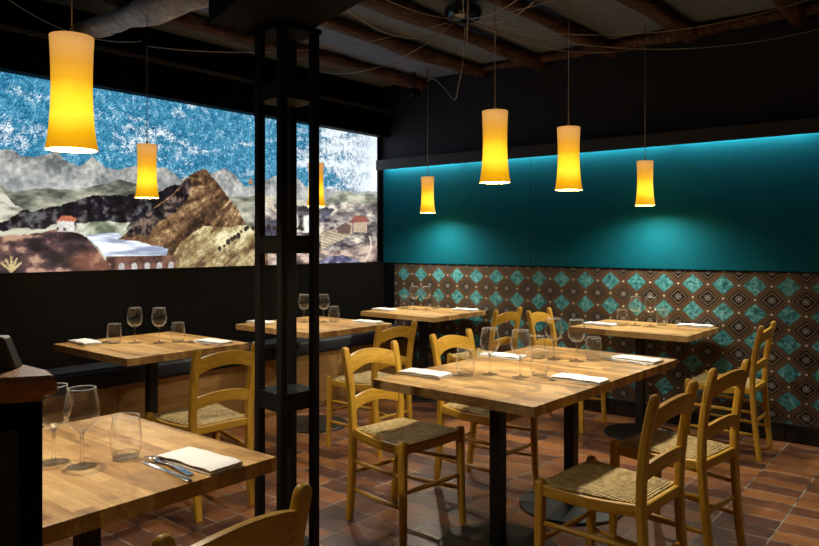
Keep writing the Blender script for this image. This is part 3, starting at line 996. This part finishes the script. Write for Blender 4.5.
def make_chair():
    t = thing('dining_chair', 'x', 'chair', (0, 0, 0))
    for s in (-1, 1):
        pts, secs = [], []
        n = 26
        for i in range(n + 1):
            z = 0.815 * i / n
            x, y = back_at(z)
            w = 0.034 if z > 0.1 else 0.030 + 0.004 * z / 0.1
            pts.append((x, s * y, z)); secs.append(rrect(w * 0.9, w * 1.12, 0.008))
        # rounded finial
        for k in range(1, 7):
            a = k / 6 * PI / 2
            z = 0.815 + 0.026 * math.sin(a)
            q = max(0.16, math.cos(a)) ** 0.6
            x, y = -0.243 - 0.006 * math.sin(a), 0.166
            pts.append((x, s * y, z)); secs.append(rrect(0.034 * 0.9 * q, 0.034 * 1.12 * q, 0.008 * q))
        MB().sweep(pts, secs, up=(0, 1, 0)).build('back_post', M['chair_z'], t, smooth=True, autosmooth=45)
        # front leg, tapered, slightly splayed, rounded top standing just proud of the seat
        pts, secs = [], []
        for z, w in ((0, 0.027), (0.1, 0.031), (0.25, 0.035), (0.40, 0.037), (0.452, 0.037), (0.461, 0.033), (0.466, 0.024), (0.468, 0.010)):
            pts.append((0.186 + 0.010 * (1 - z / 0.46) ** 2, s * (0.194 + 0.008 * (1 - z / 0.46) ** 2), z))
            secs.append(rrect(w, w, w * 0.28))
        MB().sweep(pts, secs, up=(0, 1, 0)).build('front_leg', M['chair_z'], t, smooth=True, autosmooth=45)
        # side rail under the rush, dipping in the middle
        pts = [(-0.178 + 0.35 * q, s * (0.158 + 0.036 * q), 0.430 - 0.010 * math.sin(PI * q)) for q in [k / 8 for k in range(9)]]
        MB().sweep(pts, rrect(0.022, 0.044, 0.006)).build('seat_rail', M['chair_x'], t, smooth=True, autosmooth=45)
        for z in (0.155, 0.295):
            xb, yb = back_at(z)
            pts = [(xb + 0.012 + (0.182 - xb - 0.012) * q, s * (yb + (0.196 - yb) * q), z + 0.012 * q) for q in (0, 0.25, 0.5, 0.75, 1)]
            MB().tube(pts, [0.0085, 0.0105, 0.0115, 0.0105, 0.0085], 10).build('stretcher', M['chair_x'], t, smooth=True)
    MB().sweep([(0.184, -0.178 + 0.356 * k / 8, 0.430 - 0.006 * math.sin(PI * k / 8)) for k in range(9)], rrect(0.022, 0.044, 0.006)).build('seat_rail', M['chair_y'], t, smooth=True, autosmooth=45)
    MB().sweep([(-0.192, -0.146 + 0.292 * k / 8, 0.428) for k in range(9)], rrect(0.022, 0.040, 0.006)).build('seat_rail', M['chair_y'], t, smooth=True, autosmooth=45)
    for x, w, z in ((0.187, 0.184, 0.235), (-0.204, 0.140, 0.235)):
        MB().tube([(x, -w + 2 * w * q, z) for q in (0, 0.25, 0.5, 0.75, 1)], [0.0085, 0.0105, 0.0115, 0.0105, 0.0085], 10).build('stretcher', M['chair_y'], t, smooth=True)
    # arched, bowed back rails
    def arch(name, zt, rise_t, zb, rise_b, th):
        n = 18
        front, rear = [], []
        for i in range(n + 1):
            q = -1 + 2 * i / n
            rf, rb = [], []
            for k in range(5):
                z0 = zb + rise_b * (1 - q * q)
                z1 = zt + rise_t * (1 - q * q)
                z = z0 + (z1 - z0) * k / 4
                xb, yb = back_at(z)
                y = (yb - 0.008) * q
                bow = -0.022 * (1 - q * q)
                tk = th * (0.5 if k in (0, 4) else 0.62)
                rf.append((xb + bow + tk, y, z)); rb.append((xb + bow - tk, y, z))
            front.append(rf); rear.append(rb)
        MB().loft(front, rear).build(name, M['chair_y'], t, smooth=True, autosmooth=40)
    arch('top_rail', 0.786, 0.030, 0.706, 0.040, 0.018)
    arch('middle_rail', 0.590, 0.026, 0.532, 0.030, 0.016)
    # rush seat: trapezoid, pillowed, notched round the posts
    n = 22
    top, bot = [], []
    for i in range(n + 1):
        x = -0.178 + 0.376 * i / n
        q = i / n
        hw = 0.150 + 0.047 * q
        rt, rb_ = [], []
        for j in range(n + 1):
            p = -1 + 2 * j / n
            px = p * hw
            ex = min(1, min(i, n - i) / 2.0)
            ey = min(1, (1 - abs(p)) * n / 4.0)
            e = math.sqrt(max(0, ex)) * math.sqrt(max(0, ey))
            dip = -0.009 * (1 - (2 * q - 1) ** 2) * (1 - p * p)
            rt.append((x, px, 0.450 + 0.0135 * e + dip)); rb_.append((x, px, 0.448 - 0.008 * e + dip))
        top.append(rt); bot.append(rb_)
    MB().loft(top, bot).build('seat', M['rush'], t, smooth=True, autosmooth=50)
    return t
chair0 = make_chair()
CHAIRS = [
    ((-2.172, 2.652), -6, 'rush-seat chair on the mural side of the large table, the one nearest the steel column'),
    ((-2.147, 3.335), -3, 'farther rush-seat chair on the mural side of the large table, half hidden by it'),
    ((-1.093, 2.562), 176, 'nearest of the two rush-seat chairs along the right side of the large table'),
    ((-1.075, 3.225), 172, 'second rush-seat chair along the right side of the large table, behind the nearest one'),
    ((-1.314, 4.941), 180, 'wooden chair seen edge-on in front of the tile wall, at the far right table'),
    ((-1.362, 0.858), 181, 'chair with only its curved top rail showing, pushed to the near left table'),
    ((-3.180, 2.212), 175, 'rush-seat chair at the table beneath the brown peak, seen left of the steel column'),
    ((-3.185, 3.532), 177, 'wooden chair facing the mural table that stands behind the steel column'),
    ((-3.130, 4.815), 177, 'wooden chair facing the far corner table, its back to another chair'),
    ((-2.425, 4.905), 1, 'wooden chair facing the table at the tile wall, back to back with another chair'),
]
for i, (p, r, lab) in enumerate(CHAIRS):
    if i == 0:
        chair0.location = (p[0], p[1], 0); chair0.rotation_euler = (0, 0, math.radians(r)); chair0['label'] = lab
        chair0['group'] = 'rush-seated dining chairs'
    else:
        dup(chair0, (p[0], p[1], 0), math.radians(r), lab)

# ---------------------------------------------------------------- glasses
ZT = 0.7505
def ring(name, R, z, r0, parent):
    return MB().lathe([(R + r0 * math.cos(2 * PI * k / 8), z + r0 * math.sin(2 * PI * k / 8)) for k in range(8)], 40, closed=True).build(name, M['rim'], parent, smooth=True)
def make_wine():
    t = thing('wine_glass', 'x', 'wine glass')
    MB().lathe([(0, 0), (0.035, 0), (0.0355, 0.0012), (0.034, 0.0022), (0.018, 0.0040), (0.008, 0.0075), (0, 0.0075)], 32).build('foot', M['glass_solid'], t, smooth=True)
    MB().lathe([(0, 0.0078), (0.0062, 0.0078), (0.0042, 0.02), (0.0037, 0.05), (0.0042, 0.078), (0.0075, 0.089), (0.012, 0.0935), (0.0175, 0.0965), (0.016, 0.1005), (0.009, 0.1025), (0, 0.103)], 20).build('stem', M['glass_solid'], t, smooth=True)
    MB().lathe([(0.0178, 0.0966), (0.026, 0.103), (0.0355, 0.116), (0.0410, 0.132), (0.0418, 0.146), (0.0400, 0.165), (0.0360, 0.187), (0.0325, 0.204)], 40).build('bowl', M['glass'], t, smooth=True)
    ring('rim', 0.0325, 0.204, 0.0010, t)
    for c_ in [x for x in C.objects if x.parent == t]:
        c_.data.transform(Matrix.Diagonal((1.07, 1.07, 1.03, 1)))
    return t
def make_tumbler():
    t = thing('tumbler', 'x', 'tumbler')
    MB().lathe([(0, 0), (0.030, 0), (0.0335, 0.003), (0.0358, 0.010), (0.034, 0.0135), (0.02, 0.0115), (0, 0.011)], 32).build('base', M['glass_solid'], t, smooth=True)
    MB().lathe([(0.0362, 0.0105), (0.0392, 0.025), (0.0403, 0.042), (0.0393, 0.065), (0.0365, 0.090), (0.0338, 0.107)], 40).build('wall', M['glass'], t, smooth=True)
    ring('rim', 0.0338, 0.107, 0.0010, t)
    for c_ in [x for x in C.objects if x.parent == t]:
        c_.data.transform(Matrix.Diagonal((1.04, 1.04, 1.09, 1)))
    return t
def make_napkin():
    # folded twice: two leaves with a rounded fold along one long edge
    mb = MB()
    n = 22
    prof = [(-0.052, 0.001), (0.046, 0.001), (0.0525, 0.003), (0.0548, 0.0085), (0.0525, 0.0140), (0.046, 0.0160), (-0.051, 0.0155),
            (-0.053, 0.0135), (-0.0515, 0.0122), (0.040, 0.0105), (0.0425, 0.0088), (0.040, 0.0070), (-0.0505, 0.0068), (-0.052, 0.0050)]
    pts, secs = [], []
    rnd = random.Random(3)
    for i in range(n + 1):
        q = i / n
        x = -0.115 + 0.23 * q
        e = min(1, min(q, 1 - q) * 14)
        pts.append((x, 0, 0))
        secs.append([(u + 0.0012 * math.sin(9 * q + u * 40), 0.0008 + w * (0.80 + 0.20 * e) + (0.0012 * math.sin(13 * q + u * 60) if w > 0.012 else 0)) for u, w in prof])
    mb.sweep(pts, secs, up=(0, 0, 1))
    return mb.build('napkin', M['linen'], smooth=True, autosmooth=55)
def make_fork():
    mb = MB()
    def zc(x):
        return 0.0022 + 0.010 * max(0, (x - 0.02) / 0.08) ** 1.5 * (1 if x < 0.06 else 1) - (0.012 * max(0, (x - 0.06) / 0.05) ** 1.6 if x > 0.06 else 0) + 0.004 * math.exp(-((x + 0.03) / 0.04) ** 2)
    out = [(-0.100, 0.0075, 0), (-0.07, 0.0070, 0), (-0.02, 0.0042, 0), (0.02, 0.0030, 0), (0.035, 0.0055, 0), (0.045, 0.011, 0), (0.06, 0.0125, 0)]
    g1 = [[(x, y * k, zc(x) + 0.0016) for k in (-1, -0.5, 0, 0.5, 1)] for x, y, _ in out]
    g0 = [[(x, y * k, zc(x)) for k in (-1, -0.5, 0, 0.5, 1)] for x, y, _ in out]
    mb.loft(g1, g0)
    for yy in (-0.0106, -0.00353, 0.00353, 0.0106):
        xs = (0.0598, 0.075, 0.09, 0.102)
        mb.loft([[(x, yy + d * (0.0019 if x < 0.1 else 0.001), zc(x) + 0.0016) for d in (-1, 0, 1)] for x in xs],
                [[(x, yy + d * (0.0019 if x < 0.1 else 0.001), zc(x)) for d in (-1, 0, 1)] for x in xs])
    o = mb.build('fork', M['steel'], smooth=True, autosmooth=40)
    o.data.transform(Matrix.Diagonal((1.12, 1.25, 1.2, 1)))
    return o
def make_knife():
    mb = MB()
    out = [(-0.110, -0.006, 0.006, 0.005), (-0.105, -0.0078, 0.0078, 0.006), (-0.05, -0.0070, 0.0070, 0.0062), (-0.012, -0.0055, 0.0055, 0.0058), (0.0, -0.006, 0.006, 0.0045),
           (0.01, -0.0085, 0.0060, 0.0022), (0.05, -0.0100, 0.0065, 0.0019), (0.085, -0.0090, 0.0062, 0.0017), (0.102, -0.0040, 0.0055, 0.0015), (0.110, 0.002, 0.0035, 0.0012)]
    g1 = [[(x, a + (b - a) * k / 4, 0.0004 + h * (1 if k in (1, 2, 3) else 0.7)) for k in range(5)] for x, a, b, h in out]
    g0 = [[(x, a + (b - a) * k / 4, 0.0003) for k in range(5)] for x, a, b, h in out]
    mb.loft(g1, g0)
    o = mb.build('knife', M['steel'], smooth=True, autosmooth=40)
    o.data.transform(Matrix.Diagonal((1.08, 1.2, 1.1, 1)))
    return o

PROTO = {}
CAT = {'wine_glass': 'wine glass', 'tumbler': 'tumbler', 'napkin': 'napkin', 'fork': 'fork', 'knife': 'knife'}
MAKE = {'wine_glass': make_wine, 'tumbler': make_tumbler, 'napkin': make_napkin, 'fork': make_fork, 'knife': make_knife}
def put(kind, x, y, label, rz=0.0, z=ZT, group=None):
    if kind not in PROTO:
        o = PROTO[kind] = MAKE[kind]()
        tag(o, label, CAT[kind], group)
        o.location = (x, y, z); o.rotation_euler = (0, 0, math.radians(rz))
    else:
        o = dup(PROTO[kind], (x, y, z), math.radians(rz), label, group)
    return o
GW, GT, GN, GC = 'wine glasses', 'water tumblers', 'folded napkins', 'cutlery'
NEAR, PEAK, COL, CORN, TILE, BIG = 'near left table', 'table below the brown peak', 'table behind the steel column', 'far corner table', 'tile-wall table', 'large table'
W_, T_, N_ = 'wine_glass', 'tumbler', 'napkin'
# near left table
put(W_, -1.978, 0.902, 'wine glass on the near left table, partly behind the bar counter', group=GW)
put(W_, -1.884, 0.934, 'wine glass on the near left table, between the other wine glass and the tumbler', group=GW)
put(T_, -1.866, 1.050, 'tumbler on the near left table, the largest tumbler in view', group=GT)
put(N_, -1.664, 1.150, 'white folded napkin on the near left table beside fork and knife', 2, group=GN)
put('fork', -1.700, 1.080, 'steel fork beside the napkin on the near left table', 176, group=GC)
put('knife', -1.668, 1.050, 'steel knife next to the fork on the near left table', 176, group=GC)
# table below the peak
put(T_, -4.048, 2.203, 'tumbler on the table below the brown peak, left of its wine glasses', group=GT)
put(W_, -3.972, 2.292, 'left of two wine glasses on the table below the brown peak', group=GW)
put(W_, -3.858, 2.384, 'right of two wine glasses on the table below the brown peak', group=GW)
put(T_, -3.806, 2.478, 'tumbler on the table below the brown peak, right of its wine glasses', group=GT)
put(N_, -4.190, 2.095, 'napkin at the left end of the table below the brown peak', -3, group=GN)
put(N_, -3.600, 2.585, 'napkin on the table below the brown peak, just over the chair back', 3, group=GN)
put('fork', -4.175, 2.178, 'fork beside the left napkin on the table below the brown peak', 0, group=GC)
put('fork', -3.645, 2.500, 'fork beside the napkin near the chair at the table below the brown peak', 180, group=GC)
# table behind the column
put(T_, -4.075, 3.550, 'tumbler on the table behind the steel column, hidden by its middle posts', group=GT)
put(W_, -4.005, 3.690, 'wine glass between the posts on the table behind the steel column', group=GW)
put(W_, -3.888, 3.784, 'wine glass cut by the right post on the table behind the steel column', group=GW)
put(T_, -3.853, 3.857, 'tumbler right of the posts on the table behind the steel column', group=GT)
put(N_, -4.215, 3.452, 'napkin left of the middle posts on the table behind the steel column', -3, group=GN)
put(N_, -3.605, 3.960, 'napkin at the right end of the table behind the steel column', 3, group=GN)
# far corner table
put(T_, -4.120, 5.035, 'leftmost tumbler on the far corner table', group=GT)
put(W_, -3.985, 5.005, 'left of two wine glasses on the far corner table', group=GW)
put(W_, -3.902, 5.070, 'right of two wine glasses on the far corner table', group=GW)
put(T_, -3.905, 5.215, 'tumbler on the far corner table, right of its wine glasses', group=GT)
put(N_, -4.160, 4.800, 'napkin at the left edge of the far corner table', -3, group=GN)
put(N_, -3.590, 5.235, 'napkin at the right edge of the far corner table', 3, group=GN)
# tile wall table
put(T_, -2.046, 4.995, 'tumbler on the tile-wall table, left of its wine glasses', group=GT)
put(W_, -1.975, 5.060, 'left of two wine glasses on the tile-wall table', group=GW)
put(W_, -1.866, 5.072, 'right of two wine glasses on the tile-wall table', group=GW)
put(T_, -1.826, 5.195, 'tumbler on the tile-wall table, right of its wine glasses', group=GT)
put(N_, -2.180, 4.915, 'napkin at the left edge of the tile-wall table', -3, group=GN)
put(N_, -1.610, 5.250, 'napkin at the right edge of the tile-wall table', 3, group=GN)
# the large table, four places
put(T_, -1.829, 2.668, 'leftmost tumbler on the large table', group=GT)
put(W_, -1.755, 2.758, 'leftmost of four wine glasses on the large table', group=GW)
put(W_, -1.610, 2.783, 'wine glass on the large table next to the middle pair of tumblers', group=GW)
put(T_, -1.566, 2.878, 'front tumbler of the middle pair on the large table', group=GT)
put(N_, -1.975, 2.560, 'napkin at the near left corner of the large table', 2, group=GN)
put('knife', -1.945, 2.635, 'knife beside the napkin at the near left corner of the large table', 2, group=GC)
put(N_, -1.370, 2.880, 'napkin at the near right edge of the large table', -2, group=GN)
put('fork', -1.410, 2.805, 'fork in front of the napkin at the near right edge of the large table', 178, group=GC)
put(T_, -1.807, 3.296, 'rear tumbler of the middle pair on the large table', group=GT)
put(W_, -1.726, 3.322, 'wine glass at the back of the large table, left of the rearmost pair', group=GW)
put(W_, -1.607, 3.338, 'rightmost of four wine glasses on the large table', group=GW)
put(T_, -1.553, 3.420, 'rightmost tumbler on the large table', group=GT)
put(N_, -1.965, 3.215, 'napkin on the far left side of the large table, behind the wine glasses', 2, group=GN)
put(N_, -1.372, 3.545, 'napkin at the far right corner of the large table', -8, group=GN)
put('fork', -1.425, 3.462, 'fork before the napkin at the far right corner of the large table', 174, group=GC)
put('knife', -1.385, 3.440, 'knife next to the fork at the far right corner of the large table', 174, group=GC)

# ---------------------------------------------------------------- ceiling canopy, pendants and their cables
HUB = Vector((-2.62, 3.80, 2.795))
t = thing('ceiling_canopy', 'black chrome ceiling canopy from which all lamp cables fan out', 'ceiling fitting', HUB)
MB().lathe([(0, 0.075), (0.115, 0.075), (0.122, 0.060), (0.122, 0.035), (0.105, 0.006), (0.06, -0.010), (0, -0.012)], 40).build('dome', M['dark_chrome'], t, smooth=True, autosmooth=40)
MB().lathe([(0, -0.0125), (0.022, -0.0125), (0.022, -0.030), (0.012, -0.038), (0, -0.038)], 20).build('collar', M['dark_chrome'], t, smooth=True, autosmooth=40)
MB().lathe([(0, 0.0755), (0.05, 0.0755), (0.05, 0.119), (0, 0.119)], 24).build('mounting_tube', M['dark_chrome'], t, smooth=True, autosmooth=40)

def swag(a, b, sag, n=28, via=None):
    a, b = Vector(a), Vector(b)
    out = []
    for i in range(n + 1):
        q = i / n
        p = a.lerp(b, q)
        p.z -= sag * 4 * q * (1 - q)
        out.append(p)
    return out
def hub_out(target, drop=0.02):
    d = Vector((target[0] - HUB.x, target[1] - HUB.y, 0)).normalized()
    return HUB + d * 0.09 + Vector((0, 0, -drop))

SHADE = [(0.0585, 0.320), (0.0562, 0.280), (0.0545, 0.225), (0.0540, 0.175), (0.0555, 0.120), (0.0590, 0.070), (0.0640, 0.028), (0.0695, 0.0)]
def make_shade():
    inner = [(r - 0.0025, z + (0.0 if z > 0.001 else 0.0005)) for r, z in SHADE[::-1]]
    return MB().lathe(SHADE + inner, 40, closed=True)
shade_me = None
def pendant(x, y, zb, hook, label, sag, cable_pts=None, power=1.0):
    global shade_me
    t = thing('pendant_lamp', label, 'pendant lamp', (x, y, zb), 0, 'amber pendant lamps')
    if shade_me is None:
        o = make_shade().build('lamp_shade', M['shade'], t, smooth=True, autosmooth=60)
        shade_me = o.data
    else:
        o = bpy.data.objects.new('lamp_shade', shade_me)
        C.objects.link(o)
        o.parent = t
    MB().lathe([(0, 0.300), (0.051, 0.300), (0.051, 0.303), (0.02, 0.306), (0.0, 0.306)], 28).build('shade_cap', M['socket'], t, smooth=True, autosmooth=40)
    MB().lathe([(0, 0.16), (0.016, 0.16), (0.018, 0.20), (0.018, 0.2995), (0, 0.2995)], 20).build('socket', M['socket'], t, smooth=True, autosmooth=40)
    MB().lathe([(0, 0.070), (0.016, 0.076), (0.027, 0.095), (0.027, 0.115), (0.017, 0.14), (0.014, 0.1595), (0, 0.1595)], 20).build('bulb', M['bulb'], t, smooth=True)
    top = hook[2] - zb
    hx, hy = hook[0] - x, hook[1] - y
    MB().tube([(0, 0, 0.3065), (0, 0, 0.345)], [0.008, 0.006], 10).build('cord_grip', M['cable'], t, smooth=True)
    MB().tube([(0, 0, 0.345), (hx, hy, top)], 0.0022, 6).build('cord', M['cable'], t, smooth=True)
    pts = cable_pts or swag(hub_out(hook), hook, sag)
    loc = Vector((x, y, zb))
    MB().tube([Vector(p) - loc for p in pts], 0.0028, 6).build('ceiling_cable', M['cable'], t, smooth=True)
    MB().tube([(hx, hy, top - 0.012), (hx + 0.012, hy, top + 0.004), (hx, hy, top + 0.02), (hx, hy, 2.914 - zb)], 0.003, 6).build('hook', M['black_metal'], t, smooth=True)
    l = bpy.data.lights.new('bulb_light', 'POINT')
    l.energy = LAMP_W * power
    l.color = (1.0, 0.90, 0.72)
    l.shadow_soft_size = 0.030
    lo = bpy.data.objects.new('bulb_light', l)
    C.objects.link(lo)
    lo.parent = t
    lo.location = (0, 0, 0.046)
    return t
pendant(-2.005, 0.965, 1.612, (-2.005, 0.965, 2.80), 'amber pendant lamp over the near left table, the largest in view', 0.20)
pendant(-3.908, 2.333, 1.620, (-3.908, 2.333, 2.53), 'amber pendant lamp over the table below the brown peak, before the mural sky', 0.10)
pendant(-3.845, 3.662, 1.620, (-3.845, 3.662, 2.62), 'amber pendant lamp half hidden behind the right post of the steel column', 0.12)
hook_c = Vector((-3.862, 5.041, 2.80))
loop = [HUB + Vector((-0.03, 0.06, -0.03)), HUB + Vector((-0.06, 0.10, -0.12)), HUB + Vector((-0.13, 0.17, -0.27)), HUB + Vector((-0.21, 0.24, -0.37)),
        HUB + Vector((-0.30, 0.34, -0.42)), HUB + Vector((-0.42, 0.46, -0.38)), HUB + Vector((-0.62, 0.66, -0.26)), HUB + Vector((-0.95, 0.95, -0.08)), hook_c]
def smooth_pts(p, k=6):
    out = []
    for i in range(len(p) - 1):
        p0, p1, p2, p3 = p[max(i - 1, 0)], p[i], p[i + 1], p[min(i + 2, len(p) - 1)]
        for j in range(k):
            q = j / k
            out.append(0.5 * ((2 * p1) + (p2 - p0) * q + (2 * p0 - 5 * p1 + 4 * p2 - p3) * q * q + (3 * p1 - p0 - 3 * p2 + p3) * q ** 3))
    out.append(p[-1])
    return out
pendant(-3.862, 5.041, 1.619, hook_c, 'smallest amber pendant lamp, over the far corner table before the teal panel', 0.1, smooth_pts(loop))
hook_d = Vector((-1.705, 2.722, 2.82))
loop2 = [HUB + Vector((0.03, 0.0, -0.03)), HUB + Vector((0.03, -0.03, -0.16)), HUB + Vector((0.09, -0.10, -0.21)), HUB + Vector((0.17, -0.20, -0.14)), HUB + Vector((0.27, -0.34, 0.0)), HUB + Vector((0.5, -0.62, 0.06)), hook_d]
pendant(-1.705, 2.722, 1.620, hook_d, 'amber pendant lamp over the near end of the large table', 0.1, smooth_pts(loop2))
pendant(-1.648, 3.333, 1.619, (-1.648, 3.333, 2.80), 'amber pendant lamp over the far end of the large table', 0.14)
pendant(-1.898, 5.050, 1.619, (-1.898, 5.050, 2.76), 'amber pendant lamp before the teal panel above the tile-wall table', 0.10)
# two unseen pendants added for light: beyond the right edge, behind the viewer
pendant(0.55, 2.60, 1.62, (0.55, 2.60, 2.80), 'unseen amber pendant lamp added for its light, beyond the right edge of the picture', 0.16, None, 0.22)
pendant(0.30, -0.45, 1.62, (0.30, -0.45, 2.80), 'unseen amber pendant lamp added for its light, behind the viewer', 0.16, None, 0.8)
# cables that run on to hooks beyond the picture
def far_cable(end, sag, label, start=None):
    a = Vector(start) if start else hub_out(end)
    tag(MB().tube(swag(a, end, sag), 0.0028, 6).build('lamp_cable', M['cable'], smooth=True), label, 'cable', 'lamp cables along the ceiling')
far_cable((-0.585, 4.667, 2.80), 0.17, 'upper grey cable swagging from the canopy to the right, past the joists')
far_cable((-0.488, 5.10, 2.74), 0.20, 'lowest grey cable swagging across the dark wall above the right pendants')
far_cable((-0.95, 2.55, 2.82), 0.17, 'grey cable rising steeply right from the canopy between two pendant cords')
far_cable((-2.02, 1.70, 2.49), 0.24, 'grey cable from the canopy to the girder above the column')
far_cable((-4.35, 1.63, 2.80), 0.10, 'grey cable rising to the upper left, above the lamp before the mural sky', (-3.93, 2.31, 2.56))

# small black spotlight up in the far corner
t = thing('spotlight', 'small black spotlight hanging under the ceiling in the far corner', 'spotlight', (-4.06, 5.10, 2.72))
MB().box(-0.035, 0.035, -0.05, 0.05, -0.03, 0.045, 0.006).build('body', M['black_metal'], t)
MB().lathe([(0, 0), (0.028, 0), (0.03, 0.012), (0, 0.012)], 20).build('lens', M['dark_chrome'], t, loc=(0, -0.02, -0.0425))
MB().tube([(0, 0, 0.0455), (0, 0, 0.194)], 0.009, 10).build('bracket', M['black_metal'], t)
